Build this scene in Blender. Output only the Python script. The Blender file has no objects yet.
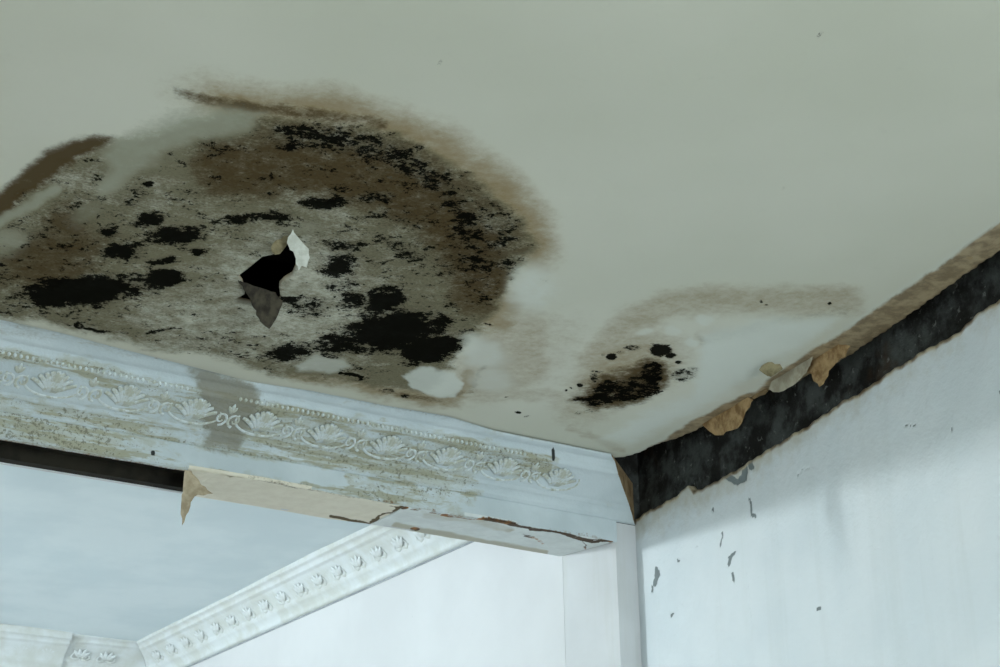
import bpy, bmesh, math
import numpy as np
from mathutils import Vector, Matrix

S = bpy.context.scene
COL = S.collection

# ------------------------------------------------------------------ camera
F = 1853.5                                   # focal length in pixels of the 1000 px wide frame
TH, RO, YAW = [math.radians(a) for a in (22.175, -1.0787, 33.82)]
CAM = np.array([0.0, 0.0, 1.55])
ZC = 3.30                                    # ceiling of the near room
fw = np.array([math.sin(YAW)*math.cos(TH), math.cos(YAW)*math.cos(TH), math.sin(TH)])
rt = np.array([math.cos(YAW), -math.sin(YAW), 0.0])
up = np.cross(rt, fw)
r2 = rt*math.cos(RO)+up*math.sin(RO)
u2 = -rt*math.sin(RO)+up*math.cos(RO)
cam = bpy.data.objects.new('camera', bpy.data.cameras.new('camera'))
COL.objects.link(cam)
cam.data.sensor_width = 36.0
cam.data.lens = F/1000*36
cam.data.clip_start = 0.05
m = Matrix.Identity(4)
for k in range(3):
    m[k][0], m[k][1], m[k][2], m[k][3] = r2[k], u2[k], -fw[k], CAM[k]
cam.matrix_world = m
S.camera = cam

# ------------------------------------------------------------------ light
S.view_settings.view_transform = 'Standard'
S.view_settings.look = 'None'
S.view_settings.gamma = 1.0
S.view_settings.use_curve_mapping = False
S.view_settings.exposure = 0.06
W = bpy.data.worlds.new('world'); S.world = W; W.use_nodes = True
W.node_tree.nodes['Background'].inputs[0].default_value = (0.72, 0.86, 1.0, 1)
W.node_tree.nodes['Background'].inputs[1].default_value = 0.25

def area(name, loc, target, sx, sy, power, col):
    l = bpy.data.lights.new(name, 'AREA'); l.shape = 'RECTANGLE'
    l.size, l.size_y, l.energy, l.color = sx, sy, power, col
    o = bpy.data.objects.new(name, l); COL.objects.link(o)
    o.location = loc
    o.rotation_euler = (Vector(target)-Vector(loc)).to_track_quat('-Z', 'Y').to_euler()
    return o

# ceiling lamp of the further room (left of the frame); the area lights are added fill with no openings behind them
L_LAMP, L_FAR, L_BACK, L_LEFT = 275.0, 20.0, 203.0, 22.0
lp = bpy.data.lights.new('further_room_lamp', 'POINT')
lp.energy, lp.shadow_soft_size, lp.color = L_LAMP, 0.06, (0.875, 0.975, 1.0)
lo = bpy.data.objects.new('further_room_lamp', lp); COL.objects.link(lo); lo.location = (-0.4, 6.2, 3.256)
area('further_room_fill', (-2.40, 6.2, 1.6), (3, 6.2, 1.6), 2.0, 1.7, L_FAR, (0.86, 0.96, 1.0))  # added soft fill for the further room, no window modelled
area('near_room_side_fill', (-2.42, 1.2, 1.45), (3, 1.9, 1.45), 1.5, 1.5, L_LEFT, (0.9, 0.985, 1.0))  # added fill from the left that lifts the right wall, no window there
area('near_room_back_fill', (1.2, -2.85, 1.25), (1.2, 3, 1.25), 1.8, 1.9, L_BACK, (0.86, 0.985, 1.0))  # added fill behind the camera for pier and fascia, no door there

# ------------------------------------------------------------------ pixel helpers
def ray(p): return r2*(p[0]-500)-u2*(p[1]-333.5)+fw*F
def onz(p, z): d = ray(p); return CAM+d*(z-CAM[2])/d[2]
def onplane(p, P0, n):
    d = ray(p); return CAM+d*(np.dot(np.asarray(P0)-CAM, n)/np.dot(d, n))
def ony(p, y): return onplane(p, (0, y, 0), np.array([0, 1., 0]))
def onx(p, x): return onplane(p, (x, 0, 0), np.array([1., 0, 0]))
def project(V):
    d = V-CAM; w = d@fw
    w = np.where(np.abs(w) < 1e-4, 1e-4, w)
    x, y = 500+F*(d@r2)/w, 333.5-F*(d@u2)/w
    bad = w < 0.3
    return np.where(bad, -9999, x), np.where(bad, -9999, y)

def srgb(r, g, b):
    f = lambda c: (c/255/12.92) if c/255 <= 0.04045 else ((c/255+0.055)/1.055)**2.4
    return (f(r), f(g), f(b), 1)

# ------------------------------------------------------------------ noise and masks on surfaces
def vnoise(x, y, seed):
    xi, yi = np.floor(x).astype(np.int64), np.floor(y).astype(np.int64)
    fx, fy = x-xi, y-yi
    fx, fy = fx*fx*(3-2*fx), fy*fy*(3-2*fy)
    def h(a, b):
        n = (a*374761393+b*668265263+seed*974634777) & 0x7fffffff
        n = ((n ^ (n >> 13))*1274126177) & 0x7fffffff
        return ((n ^ (n >> 16)) & 0xffff)/65535.0
    return (h(xi, yi)*(1-fx)+h(xi+1, yi)*fx)*(1-fy)+(h(xi, yi+1)*(1-fx)+h(xi+1, yi+1)*fx)*fy
def fbm(x, y, seed, oct=4):
    s, a, t = 0, 1, 0
    for k in range(oct):
        s = s+a*vnoise(x*2**k+17.3*k, y*2**k-9.1*k, seed+k); t += a; a *= 0.55
    return s/t-0.5
def sst(a, b, x):
    t = np.clip((x-a)/(b-a), 0, 1); return t*t*(3-2*t)
def ell(X, Y, cx, cy, rx, ry, ang=0, soft=0.45):
    a = math.radians(ang); c, s = math.cos(a), math.sin(a)
    dx, dy = X-cx, Y-cy
    d = np.sqrt(((dx*c+dy*s)/rx)**2+((-dx*s+dy*c)/ry)**2)
    return 1-sst(1-soft, 1+soft, d)
def segd(X, Y, pts):
    best = np.full(X.shape, 1e9)
    for (ax, ay), (bx, by) in zip(pts[:-1], pts[1:]):
        vx, vy = bx-ax, by-ay
        t = np.clip(((X-ax)*vx+(Y-ay)*vy)/(vx*vx+vy*vy+1e-9), 0, 1)
        best = np.minimum(best, np.hypot(X-ax-t*vx, Y-ay-t*vy))
    return best
def stroke(X, Y, pts, w, soft=0.5):
    return 1-sst(w*(1-soft), w*(1+soft), segd(X, Y, pts))
def inside(X, Y, pts):
    r = np.zeros(X.shape, bool); n = len(pts)
    for i in range(n):
        x1, y1 = pts[i]; x2, y2 = pts[(i+1) % n]
        if y1 == y2: continue
        c = ((y1 > Y) != (y2 > Y)) & (X < (x2-x1)*(Y-y1)/(y2-y1)+x1)
        r ^= c
    return r
def pmask(X, Y, pts, soft):
    d = segd(X, Y, list(pts)+[pts[0]])
    d = np.where(inside(X, Y, pts), d, -d)
    return sst(-soft, soft, d)

# ------------------------------------------------------------------ mesh helpers
def mesh_np(name, V, Q, attrs=None, smooth=True):
    me = bpy.data.meshes.new(name)
    V = np.asarray(V, np.float32); Q = np.asarray(Q, np.int32)
    k = Q.shape[1]
    me.vertices.add(len(V)); me.vertices.foreach_set('co', V.ravel())
    me.loops.add(Q.size); me.loops.foreach_set('vertex_index', Q.ravel())
    me.polygons.add(len(Q))
    me.polygons.foreach_set('loop_start', np.arange(0, Q.size, k, dtype=np.int32))
    me.polygons.foreach_set('use_smooth', np.full(len(Q), smooth))
    for an, arr in (attrs or {}).items():
        a = me.color_attributes.new(an, 'FLOAT_COLOR', 'POINT')
        a.data.foreach_set('color', np.asarray(arr, np.float32).ravel())
    me.update(); me.validate()
    return me
def gridq(ni, nj):
    i, j = np.meshgrid(np.arange(ni-1), np.arange(nj-1), indexing='ij')
    a = (i*nj+j).ravel()
    return np.stack([a, a+nj, a+nj+1, a+1], 1)
def pack(*ch):
    n = len(ch[0]); ch = list(ch)+[np.zeros(n)]*(4-len(ch))
    return np.stack(ch, 1)
def obj(name, me, mat, parent=None, loc=None):
    o = bpy.data.objects.new(name, me); COL.objects.link(o)
    if mat is not None and not me.materials: me.materials.append(mat)
    if loc is not None: o.location = loc
    if parent: o.parent = parent
    return o
def struct(o, label=None, cat=None):
    o['kind'] = 'structure'
    if label: o['label'] = label
    if cat: o['category'] = cat
    return o
def tag(o, label, cat, group=None):
    o['label'] = label; o['category'] = cat
    if group: o['group'] = group
    return o
def empty(name, loc):
    o = bpy.data.objects.new(name, None); COL.objects.link(o); o.location = loc
    o.empty_display_size = 0.05
    bpy.context.view_layer.update()
    return o
def under(o, parent):
    bpy.context.view_layer.update()
    o.parent = parent; o.matrix_parent_inverse = parent.matrix_world.inverted(); return o
def box(name, lo, hi, mat, parent=None, bevel=0.0):
    bm = bmesh.new(); bmesh.ops.create_cube(bm, size=1)
    for v in bm.verts:
        v.co = Vector([lo[k]+(v.co[k]+0.5)*(hi[k]-lo[k]) for k in range(3)])
    if bevel: bmesh.ops.bevel(bm, geom=bm.edges[:], offset=bevel, segments=2, affect='EDGES', profile=0.6)
    me = bpy.data.meshes.new(name); bm.to_mesh(me); bm.free()
    o = obj(name, me, mat)
    if parent: under(o, parent)
    return o
def rim(V, Q, offset):
    """quads that give a sheet its thickness along every open edge"""
    E = np.concatenate([Q[:, [0, 1]], Q[:, [1, 2]], Q[:, [2, 3]], Q[:, [3, 0]]])
    key = np.sort(E, 1); k = key[:, 0].astype(np.int64)*10**7+key[:, 1]
    uq, idx, cnt = np.unique(k, return_index=True, return_counts=True)
    B = E[idx[cnt == 1]]
    vs = np.unique(B); mp = {int(v): i+len(V) for i, v in enumerate(vs)}
    V2 = np.concatenate([V, V[vs]+np.asarray(offset)])
    Q2 = np.array([[b, a, mp[int(a)], mp[int(b)]] for a, b in B])
    return V2, np.concatenate([Q, Q2]), vs

# ------------------------------------------------------------------ materials
class NT:
    def __init__(s, name, rough=0.8, spec=0.3):
        s.m = bpy.data.materials.new(name); s.m.use_nodes = True
        s.t = s.m.node_tree; s.b = s.t.nodes['Principled BSDF']
        s.b.inputs['Roughness'].default_value = rough
        s.b.inputs['Specular IOR Level'].default_value = spec
        s.co = s.t.nodes.new('ShaderNodeTexCoord').outputs['Object']
    def put(s, sock, v):
        if hasattr(v, 'links'): s.t.links.new(v, sock)
        else: sock.default_value = v
    def noise(s, scale, detail=4, rough=0.6, dist=0.0, vec=None):
        n = s.t.nodes.new('ShaderNodeTexNoise')
        n.inputs['Scale'].default_value = scale; n.inputs['Detail'].default_value = detail
        n.inputs['Roughness'].default_value = rough; n.inputs['Distortion'].default_value = dist
        s.t.links.new(vec if vec is not None else s.co, n.inputs['Vector'])
        return n.outputs['Fac']
    def scaled(s, x, y, z):
        n = s.t.nodes.new('ShaderNodeMapping'); n.inputs['Scale'].default_value = (x, y, z)
        s.t.links.new(s.co, n.inputs['Vector']); return n.outputs['Vector']
    def math(s, op, a, b=0.0, clamp=False):
        n = s.t.nodes.new('ShaderNodeMath'); n.operation = op; n.use_clamp = clamp
        s.put(n.inputs[0], a); s.put(n.inputs[1], b); return n.outputs[0]
    def step(s, v, a, b):
        n = s.t.nodes.new('ShaderNodeMapRange'); n.interpolation_type = 'SMOOTHSTEP'
        s.put(n.inputs['Value'], v); n.inputs['From Min'].default_value = a; n.inputs['From Max'].default_value = b
        return n.outputs['Result']
    def mix(s, f, a, b):
        n = s.t.nodes.new('ShaderNodeMix'); n.data_type = 'RGBA'
        s.put(n.inputs['Factor'], f); s.put(n.inputs['A'], a); s.put(n.inputs['B'], b)
        return n.outputs['Result']
    def attr(s, name):
        n = s.t.nodes.new('ShaderNodeAttribute'); n.attribute_name = name
        q = s.t.nodes.new('ShaderNodeSeparateColor'); s.t.links.new(n.outputs['Color'], q.inputs[0])
        return q.outputs[0], q.outputs[1], q.outputs[2], n.outputs['Alpha']
    def thresh(s, mask, noise, k, a, b):
        """mask broken up by noise: mask + k*(noise-.5), then a soft threshold"""
        return s.step(s.math('ADD', mask, s.math('MULTIPLY', s.math('SUBTRACT', noise, 0.5), k)), a, b)
    def bump(s, h, strength, dist=0.004):
        n = s.t.nodes.new('ShaderNodeBump'); n.inputs['Strength'].default_value = strength
        n.inputs['Distance'].default_value = dist; s.put(n.inputs['Height'], h)
        s.t.links.new(n.outputs[0], s.b.inputs['Normal'])
    def color(s, c): s.put(s.b.inputs['Base Color'], c)

def plain(name, c1, c2, scale=20, rough=0.85, spec=0.2, bump=0.2, detail=4):
    t = NT(name, rough, spec); n = t.noise(scale, detail)
    t.color(t.mix(t.step(n, 0.35, 0.65), c1, c2)); t.bump(n, bump); return t.m

M_BARE = NT('bare_masonry', 0.95, 0.1)
n1 = M_BARE.noise(9, 6, 0.65); n2 = M_BARE.noise(38, 5, 0.7); n3 = M_BARE.noise(5, 3, 0.6)
c = M_BARE.mix(M_BARE.step(n1, 0.40, 0.62), srgb(36, 35, 33), srgb(78, 81, 79))
c = M_BARE.mix(M_BARE.step(n3, 0.55, 0.7), c, srgb(62, 48, 34))
c = M_BARE.mix(M_BARE.math('MULTIPLY', M_BARE.step(n2, 0.6, 0.68), 0.7), c, srgb(120, 122, 118))
M_BARE.color(c); M_BARE.bump(n2, 0.6, 0.01)
M_BARE = M_BARE.m
M_TIMBER = plain('old_dark_timber', srgb(22, 20, 17), srgb(36, 32, 26), 14)
M_PLASTERCORE = plain('tan_plaster_core', srgb(128, 104, 74), srgb(168, 146, 112), 30, bump=0.5)
M_BOARD = plain('brown_ceiling_board', srgb(116, 98, 72), srgb(160, 136, 100), 26, bump=0.4)
M_FLAPTAN = plain('tan_torn_paper', srgb(126, 98, 64), srgb(176, 148, 108), 34, bump=0.4)
M_FLAPGREY = plain('grey_torn_paper', srgb(150, 142, 124), srgb(176, 170, 152), 30, bump=0.3)
M_FLAPWHITE = plain('white_torn_paper', srgb(214, 216, 208), srgb(190, 192, 182), 45, bump=0.4)
M_FLAPDARK = plain('mouldy_brown_paper', srgb(46, 42, 36), srgb(78, 72, 60), 30, bump=0.4)
M_OLIVE = plain('stained_olive_paper', srgb(96, 88, 64), srgb(140, 130, 102), 40, bump=0.4)
M_FLOOR = plain('grey_screed_floor', srgb(104, 98, 90), srgb(122, 116, 106), 4)
M_SHELL = plain('plain_white_wall', srgb(196, 202, 200), srgb(206, 210, 208), 3, bump=0.05)

# ================================================================== SETTING
YB = 4.385                    # front plane of the wall with the opening
ZB, YK = 3.097, 4.593         # underside of the boxed lintel, back of that wall
XJ = 3.35                     # jamb of the opening
CX = 3.43                     # corner with the right wall
SL = 0.142                    # the right wall is out of square
NW = np.array([1.0, -SL, 0.0]); NW /= np.linalg.norm(NW)
P_W = np.array([CX, YB, 0.0])
def onwall(p, off=0.0): return onplane(p, P_W+NW*off, NW)
ZF = 3.425                    # ceiling of the further room
XF, YF = 3.297, 7.80          # its right wall and end wall

# ------------------------------------------------------------------ near ceiling
EDGE = [(590, 463), (613, 458), (624, 457), (633, 455), (645, 450), (657, 444), (672, 440), (690, 433), (702, 427), (716, 418),
        (733, 407), (745, 399), (752, 397), (760, 393), (766, 391), (770, 386), (775, 388), (783, 389), (792, 386),
        (800, 380), (810, 374), (822, 369), (834, 364), (847, 357), (866, 344), (890, 328), (930, 300), (965, 275), (1000, 251), (1040, 223), (1120, 168)]
EW = np.array([onz(p, ZC) for p in EDGE])
EW = EW[np.argsort(EW[:, 1])]
def edge_nom(y): return 3.227+SL*(y-4.219)
EOFF = EW[:, 0]-edge_nom(EW[:, 1])
def ceiling_edge(y):
    o = np.interp(y, EW[:, 1], EOFF)
    return edge_nom(y)+o+0.004*np.sin(y*61)*np.sin(y*143+1)*(y < 4.2)

ys = np.concatenate([np.linspace(-3.0, 1.5, 10)[:-1], np.arange(1.5, 2.6, 0.02), np.arange(2.6, YB+0.002, 0.0065), [YB+0.02]])
cs = np.concatenate([np.arange(0, 0.10, 0.005), np.arange(0.10, 2.42, 0.0046), np.linspace(2.42, 5.6, 12)])
nom = edge_nom(ys); dev = ceiling_edge(ys)-nom
Yg, Cg = np.meshgrid(ys, cs, indexing='ij')
fall = 1-sst(0.0, 0.30, Cg)
Xg = nom[:, None]-Cg+dev[:, None]*fall
ni, nj = Xg.shape
Zg = ZC+0.004*fbm(Xg*1.7, Yg*1.7, 5, 3)
V = np.stack([Xg, Yg, Zg], -1).reshape(-1, 3)
Q = gridq(ni, nj)
PX, PY = project(V)

HOLE = [(233, 301), (245, 294), (242, 284), (237, 277), (250, 267), (262, 257), (272, 255), (280, 251), (287, 239), (292, 244),
        (296, 256), (297, 266), (292, 277), (284, 282), (279, 287), (281, 300), (274, 307), (266, 300), (256, 306)]
fc = Q[:, [0, 1, 2, 3]]
fx, fy = PX[fc].mean(1), PY[fc].mean(1)
keep = ~inside(fx, fy, HOLE)
Q = Q[keep]
# pull the vertices round the hole onto its outline
used = np.zeros(len(V), bool); used[Q.ravel()] = True
near = np.where((segd(PX, PY, HOLE+[HOLE[0]]) < 2.0) & used)[0]
hw = np.array([onz(p, ZC) for p in HOLE])
if len(near):
    bx, by = V[near, 0], V[near, 1]; bd = np.full(len(near), 1e9); tx, ty = bx.copy(), by.copy()
    for a, b in zip(hw, np.roll(hw, -1, 0)):
        v = (b-a)[:2]; t = np.clip(((bx-a[0])*v[0]+(by-a[1])*v[1])/(v@v), 0, 1)
        qx, qy = a[0]+t*v[0], a[1]+t*v[1]; d = np.hypot(qx-bx, qy-by); k = d < bd
        bd = np.where(k, d, bd); tx = np.where(k, qx, tx); ty = np.where(k, qy, ty)
    k = bd < 0.005
    V[near[k], 0] = tx[k]; V[near[k], 1] = ty[k]

# masks: shapes of stains and mould, warped by noise so that no outline is clean
wx, wy = V[:, 0], V[:, 1]
w1x, w1y = fbm(wx*6, wy*6, 11), fbm(wx*6, wy*6, 23)
w2x, w2y = fbm(wx*28, wy*28, 31), fbm(wx*28, wy*28, 43)
X = PX+w1x*22+w2x*10; Y = PY+w1y*13+w2y*6
XS = PX+w1x*10+w2x*9; YS = PY+w1y*6+w2y*5
N0 = len(V)
def E(*a, **k): return ell(X, Y, *a, **k)
def ES(*a, **k): return ell(XS, YS, *a, **k)
mx = np.maximum
STAIN = [(-60, 330), (-60, 250), (0, 216), (25, 188), (62, 160), (105, 140), (150, 130), (200, 118), (235, 110), (265, 113), (330, 118),
         (400, 134), (450, 160), (495, 190), (525, 220), (538, 246), (522, 268), (505, 282), (500, 312), (488, 328),
         (468, 340), (455, 368), (430, 392), (380, 386), (330, 382), (270, 374), (200, 358), (100, 336), (0, 316)]
stain = pmask(X, Y, STAIN, 9)
# --- tan halo
tan = 0.9*stroke(X, Y, [(172, 92), (215, 100), (262, 108), (330, 112), (398, 130), (452, 155), (500, 190), (530, 225), (536, 248)], 23, 0.98)*(1.0+0.5*w1x)*(0.35+0.65*sst(172, 235, PX))
tan = mx(tan, 0.55*pmask(X, Y, [(455, 300), (500, 270), (525, 300), (560, 320), (545, 380), (500, 400), (455, 405), (430, 395), (470, 350)], 16))
tan = mx(tan, 0.35*E(560, 345, 40, 40, 0, 0.8))
tan = mx(tan, 0.8*E(500, 312, 26, 26, 0, 0.6))
tan = mx(tan, 0.75*stroke(X, Y, [(300, 374), (345, 380), (395, 392), (430, 400), (458, 398), (472, 372)], 9, 0.7))
tan = mx(tan, 0.6*stroke(XS, YS, [(590, 362), (625, 325), (670, 304), (720, 300), (780, 302), (850, 300)], 16, 0.8))
tan = mx(tan, 0.35*stroke(XS, YS, [(700, 335), (760, 330), (800, 338)], 9, 0.8))
tan = mx(tan, 0.7*ES(628, 368, 62, 34, -18, 0.55))
tan = mx(tan, 0.5*ES(585, 405, 38, 22, -10, 0.7))
tan = mx(tan, 0.45*stroke(XS, YS, [(570, 428), (600, 440), (622, 450)], 4, 0.8))
tan = mx(tan, 0.45*stroke(X, Y, [(470, 400), (540, 392), (575, 405)], 8, 0.8))
tan = mx(tan, 0.14*ell(X, Y, 25, 62, 42, 34, 0, 0.5))
# --- olive grey grime inside the stain
grime = stain*(0.92+0.5*w1x)
grime = mx(grime, 1.25*stain*pmask(X, Y, [(-50, 300), (-50, 260), (40, 225), (90, 195), (120, 215), (100, 250), (70, 270), (30, 285)], 12))
grime = mx(grime, 0.35*stroke(XS, YS, [(700, 340), (780, 322), (845, 312)], 5, 0.9))
light = mx(0.75*E(285, 300, 80, 55, 10, 0.7), 0.5*E(215, 320, 90, 25, 8, 0.7))*stain
grime = grime*(1-0.62*light)
# --- brown
brown = stain*mx(0.85*stroke(X, Y, [(225, 165), (300, 165), (370, 178), (430, 205), (470, 245), (480, 285)], 32, 0.7),
                 0.5*stroke(X, Y, [(270, 128), (350, 135), (420, 155), (480, 195), (515, 240)], 20, 0.7))
brown = mx(brown, 0.8*stain*E(50, 258, 66, 28, -14, 0.8))
brown = mx(brown, 0.72*stain*E(66, 224, 32, 26, -40, 0.8))
brown = mx(brown, 0.7*stroke(X, Y, [(178, 92), (230, 103), (300, 112), (380, 124)], 6, 0.9))
streak = pmask(PX+w1x*8+w2x*6, PY+w1y*6+w2y*4, [(-40, 262), (-30, 222), (0, 193), (22, 172), (48, 152), (72, 140), (92, 136), (112, 138), (84, 153), (60, 168), (34, 187), (14, 205), (-8, 226)], 11)
brown = mx(brown, 1.35*streak)
brown = mx(brown, 0.7*ES(620, 385, 50, 16, -16, 0.6))
brown = mx(brown, 0.45*stroke(X, Y, [(395, 395), (440, 400), (470, 392), (485, 365)], 4, 0.8))
# --- pale scraped or flaked places
scrape = 0.85*pmask(X, Y, [(100, 150), (130, 125), (175, 108), (225, 106), (262, 112), (255, 132), (205, 142), (165, 152), (135, 172), (112, 195), (95, 200), (88, 190), (108, 168)], 12)
scrape = mx(scrape, 0.9*stroke(XS, YS, [(-6, 226), (14, 214), (34, 203), (54, 188)], 5.5, 0.8))
scrape = mx(scrape, 0.65*E(5, 243, 26, 14, -20, 0.8))
scrape = mx(scrape, 0.5*E(82, 212, 18, 13, -30, 0.8))
pale = np.zeros(len(V))
pale = mx(pale, 0.95*pmask(XS, YS, [(404, 374), (425, 366), (455, 372), (463, 382), (458, 398), (432, 396), (415, 388)], 3))
pale = mx(pale, 0.6*pmask(XS, YS, [(290, 366), (315, 354), (345, 358), (352, 368), (330, 374), (300, 372)], 4))
pale = mx(pale, 0.7*E(482, 352, 26, 14, 20, 0.6))
pale = mx(pale, 0.6*E(530, 288, 26, 26, -30, 0.7))
pale = mx(pale, 0.6*E(490, 378, 22, 14, 0, 0.5))
scrape = mx(scrape, 0.45*E(300, 228, 26, 8, 5, 0.9))
for a in ((672, 331, 8, 5), (690, 342, 7, 5), (704, 320, 9, 5), (645, 332, 9, 4)):
    pale = mx(pale, 0.6*ES(*a))
pale = mx(pale, 0.7*pmask(XS, YS, [(700, 332), (770, 318), (840, 318), (800, 350), (740, 385), (680, 420), (630, 445), (600, 440), (640, 415), (690, 395), (700, 360)], 12)/0.7)
# --- black mould density
mould = stain*(0.40+0.32*w1y)*(1-0.35*light)
mould = mx(mould, stain*0.43*E(400, 262, 75, 40, 10, 0.7))
mould = mx(mould, stain*0.64*stroke(X, Y, [(282, 135), (330, 140), (385, 152), (430, 178), (462, 208), (470, 240)], 15, 0.6))
mould = mx(mould, stain*0.55*E(480, 240, 42, 60, 20, 0.5))
for cx, cy, rx, ry, d in ((298, 134, 26, 10, .62), (335, 146, 20, 7, .5), (383, 148, 16, 8, .52), (425, 175, 20, 9, .62), (450, 200, 16, 9, .58), (463, 215, 12, 8, .55),
                          (325, 200, 36, 6, .68), (375, 198, 26, 6, .62), (237, 218, 20, 6, .72), (272, 215, 20, 7, .72), (250, 217, 40, 6, .6), (345, 246, 20, 7, .70), (334, 264, 22, 10, .70),
                          (340, 282, 20, 8, .62), (384, 300, 25, 15, .80), (392, 330, 50, 20, .88), (345, 345, 48, 10, .68), (430, 350, 26, 14, .9), (440, 322, 18, 9, .72),
                          (290, 352, 26, 8, .72), (310, 305, 26, 10, .62), (352, 298, 18, 10, .68), (295, 298, 14, 4, .7), (410, 250, 24, 22, .48),
                          (80, 290, 58, 15, .92), (135, 284, 32, 12, .66), (122, 251, 24, 8, .8), (165, 258, 19, 4, .76), (166, 276, 22, 8, .9), (177, 235, 30, 10, .78),
                          (146, 221, 17, 9, .74), (110, 230, 11, 8, .7), (205, 250, 9, 4, .74), (145, 184, 6, 3, .8), (146, 240, 6, 3, .7), (55, 302, 30, 6, .75),
                          (100, 306, 10, 4, .66), (12, 308, 18, 6, .5), (200, 190, 30, 12, .36), (270, 175, 14, 4, .5), (225, 150, 20, 6, .42)):
    mould = mx(mould, (d+0.07)*E(cx, cy, rx*1.16, ry*1.2, -4, 0.75))
for p, w, d in (([(76, 326), (92, 330), (104, 332)], 1.9, .74), ([(108, 331), (128, 333)], 1.6, .6), ([(146, 332), (172, 328)], 1.8, .66),
                ([(196, 338), (204, 340)], 2.0, .7), ([(340, 372), (352, 374), (362, 378)], 1.6, .8)):
    mould = mx(mould, d*stroke(XS, YS, p, w, 0.5))
for a, d in (((388, 391, 9, 3.6), .66), ((407, 397, 6, 2.8), .62), ((515, 413, 4, 1.2), .75), ((525, 416, 3, 1), .7), ((492, 325, 5, 1.3), .7), ((542, 281, 8, 3), .52)):
    mould = mx(mould, d*ES(*a))
hat = pmask(XS, YS, [(570, 399), (590, 394), (600, 385), (608, 380), (628, 380), (640, 374), (645, 363), (656, 361), (664, 366), (662, 378), (658, 388), (664, 390), (652, 396), (636, 400), (615, 402), (600, 406), (580, 405)], 3.5)
mould = mx(mould, 0.74*hat)
brown = mx(brown, 0.9*pmask(XS, YS, [(566, 401), (585, 390), (604, 374), (630, 372), (648, 355), (668, 362), (668, 384), (640, 404), (596, 410)], 8))
for a, d in (((660, 350, 12, 7), .85), ((671, 356, 6, 3), .8), ((632, 348, 9, 3.8), .66), ((612, 357, 6, 3.2), .8), ((620, 353, 6, 2), .55), ((603, 355, 3, 1.2), .6),
             ((682, 375, 15, 7), .64), ((692, 370, 8, 4), .5), ((679, 362, 4, 1.8), .85), ((580, 385, 3.4, 2.2), .95), ((594, 377, 5, 6), .6), ((600, 372, 6, 2), .55),
             ((566, 390, 1.6, 1.2), .9), ((571, 388, 1.4, 1), .8), ((590, 411, 8, 2.6), .5), ((578, 413, 5, 2), .45),
             ((440, 62, 2.6, 1.6), .58), ((820, 35, 2.4, 1.8), .62), ((783, 187, 2.4, 1.2), .5), ((760, 302, 2.4, 1.4), .8), ((767, 305, 2.4, 1.2), .7), ((829, 304, 2.8, 1.6), .8),
             ((505, 397, 3, 1), .5), ((969, 258, 3, 1.8), 1)):
    mould = mx(mould, d*ell(PX+w2x*5, PY+w2y*3, *a))
mould = mould+0.28*sst(0.66, 0.95, mould)
mould = mould*(1-0.75*sst(0.3, 0.7, mx(pale, scrape))*(PX < 560))
# --- unpainted board where the cornice of the right wall used to be
PAINT = [(625, 461), (657, 444), (676, 431), (700, 417), (722, 404), (742, 396), (756, 392), (767, 380), (790, 365), (815, 349), (840, 334), (866, 317),
         (895, 296), (935, 270), (1000, 222), (1120, 140), (1200, 300), (700, 560)]
bare = pmask(PX+w2x*5, PY+w2y*4, PAINT, 1.4)
flake = 0.6*stroke(PX+w2x*4, PY+w2y*3, PAINT[:15], 4, 0.6)
me = None
attrA = pack(np.clip(mould, 0, 1.5), np.clip(tan, 0, 1), np.clip(grime, 0, 1.3), np.clip(brown, 0, 1.4))
attrB = pack(np.clip(pale, 0, 1), bare, np.clip(flake, 0, 1), np.clip(scrape, 0, 1))
relief = 0.0016*pale*(PX < 1100)+0.003*fbm(wx*3, wy*3, 77)*np.clip(stain+tan, 0, 1)
V[:, 2] -= relief
V2, Q2, vs = rim(V, Q, (0, 0, 0.014))
attrA2 = np.concatenate([attrA, np.tile([0, 0, 0, 0], (len(vs), 1))])
rb = np.zeros((len(vs), 4)); rb[:, 1] = 1.0
attrB2 = np.concatenate([attrB, rb])

T = NT('ceiling_paint', 0.62, 0.25)
mo, ta, gr, br = T.attr('A'); pa, ba, fl, sc = T.attr('B')
nl = T.noise(1.3, 3, 0.5); nm = T.noise(22, 6, 0.65); nf = T.noise(75, 6, 0.72); nb = T.noise(34, 8, 0.72, 0.3); nfi = T.noise(150, 4, 0.7)
c = T.mix(T.step(nl, 0.3, 0.7), srgb(200, 200, 184), srgb(208, 207, 193))
ngm = T.math('ADD', T.math('MULTIPLY', nm, 0.55), T.math('MULTIPLY', nf, 0.45))
c = T.mix(T.math('MULTIPLY', T.thresh(ta, ngm, 1.2, 0.1, 1.05), T.step(ta, 0.02, 0.3)), c, srgb(150, 133, 102))
c = T.mix(T.math('MULTIPLY', T.math('MULTIPLY', T.thresh(gr, ngm, 2.2, 0.05, 1.0), T.step(gr, 0.02, 0.4)), 0.97), c, srgb(120, 114, 92))
c = T.mix(T.math('MULTIPLY', T.math('MULTIPLY', T.thresh(br, ngm, 2.0, 0.1, 0.95), T.step(br, 0.02, 0.5)), 0.98), c, srgb(82, 68, 45))
c = T.mix(T.math('MULTIPLY', T.thresh(sc, ngm, 1.8, 0.1, 1.0), 0.8), c, srgb(164, 165, 148))
pf = T.thresh(pa, ngm, 1.2, 0.1, 1.0)
c = T.mix(T.math('MULTIPLY', pf, 0.8), c, srgb(214, 219, 212))
c = T.mix(T.math('MULTIPLY', T.math('MULTIPLY', T.thresh(mo, nfi, 1.6, 0.25, 0.75), T.step(mo, 0.02, 0.3)), 0.42), c, srgb(62, 56, 44))
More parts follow.
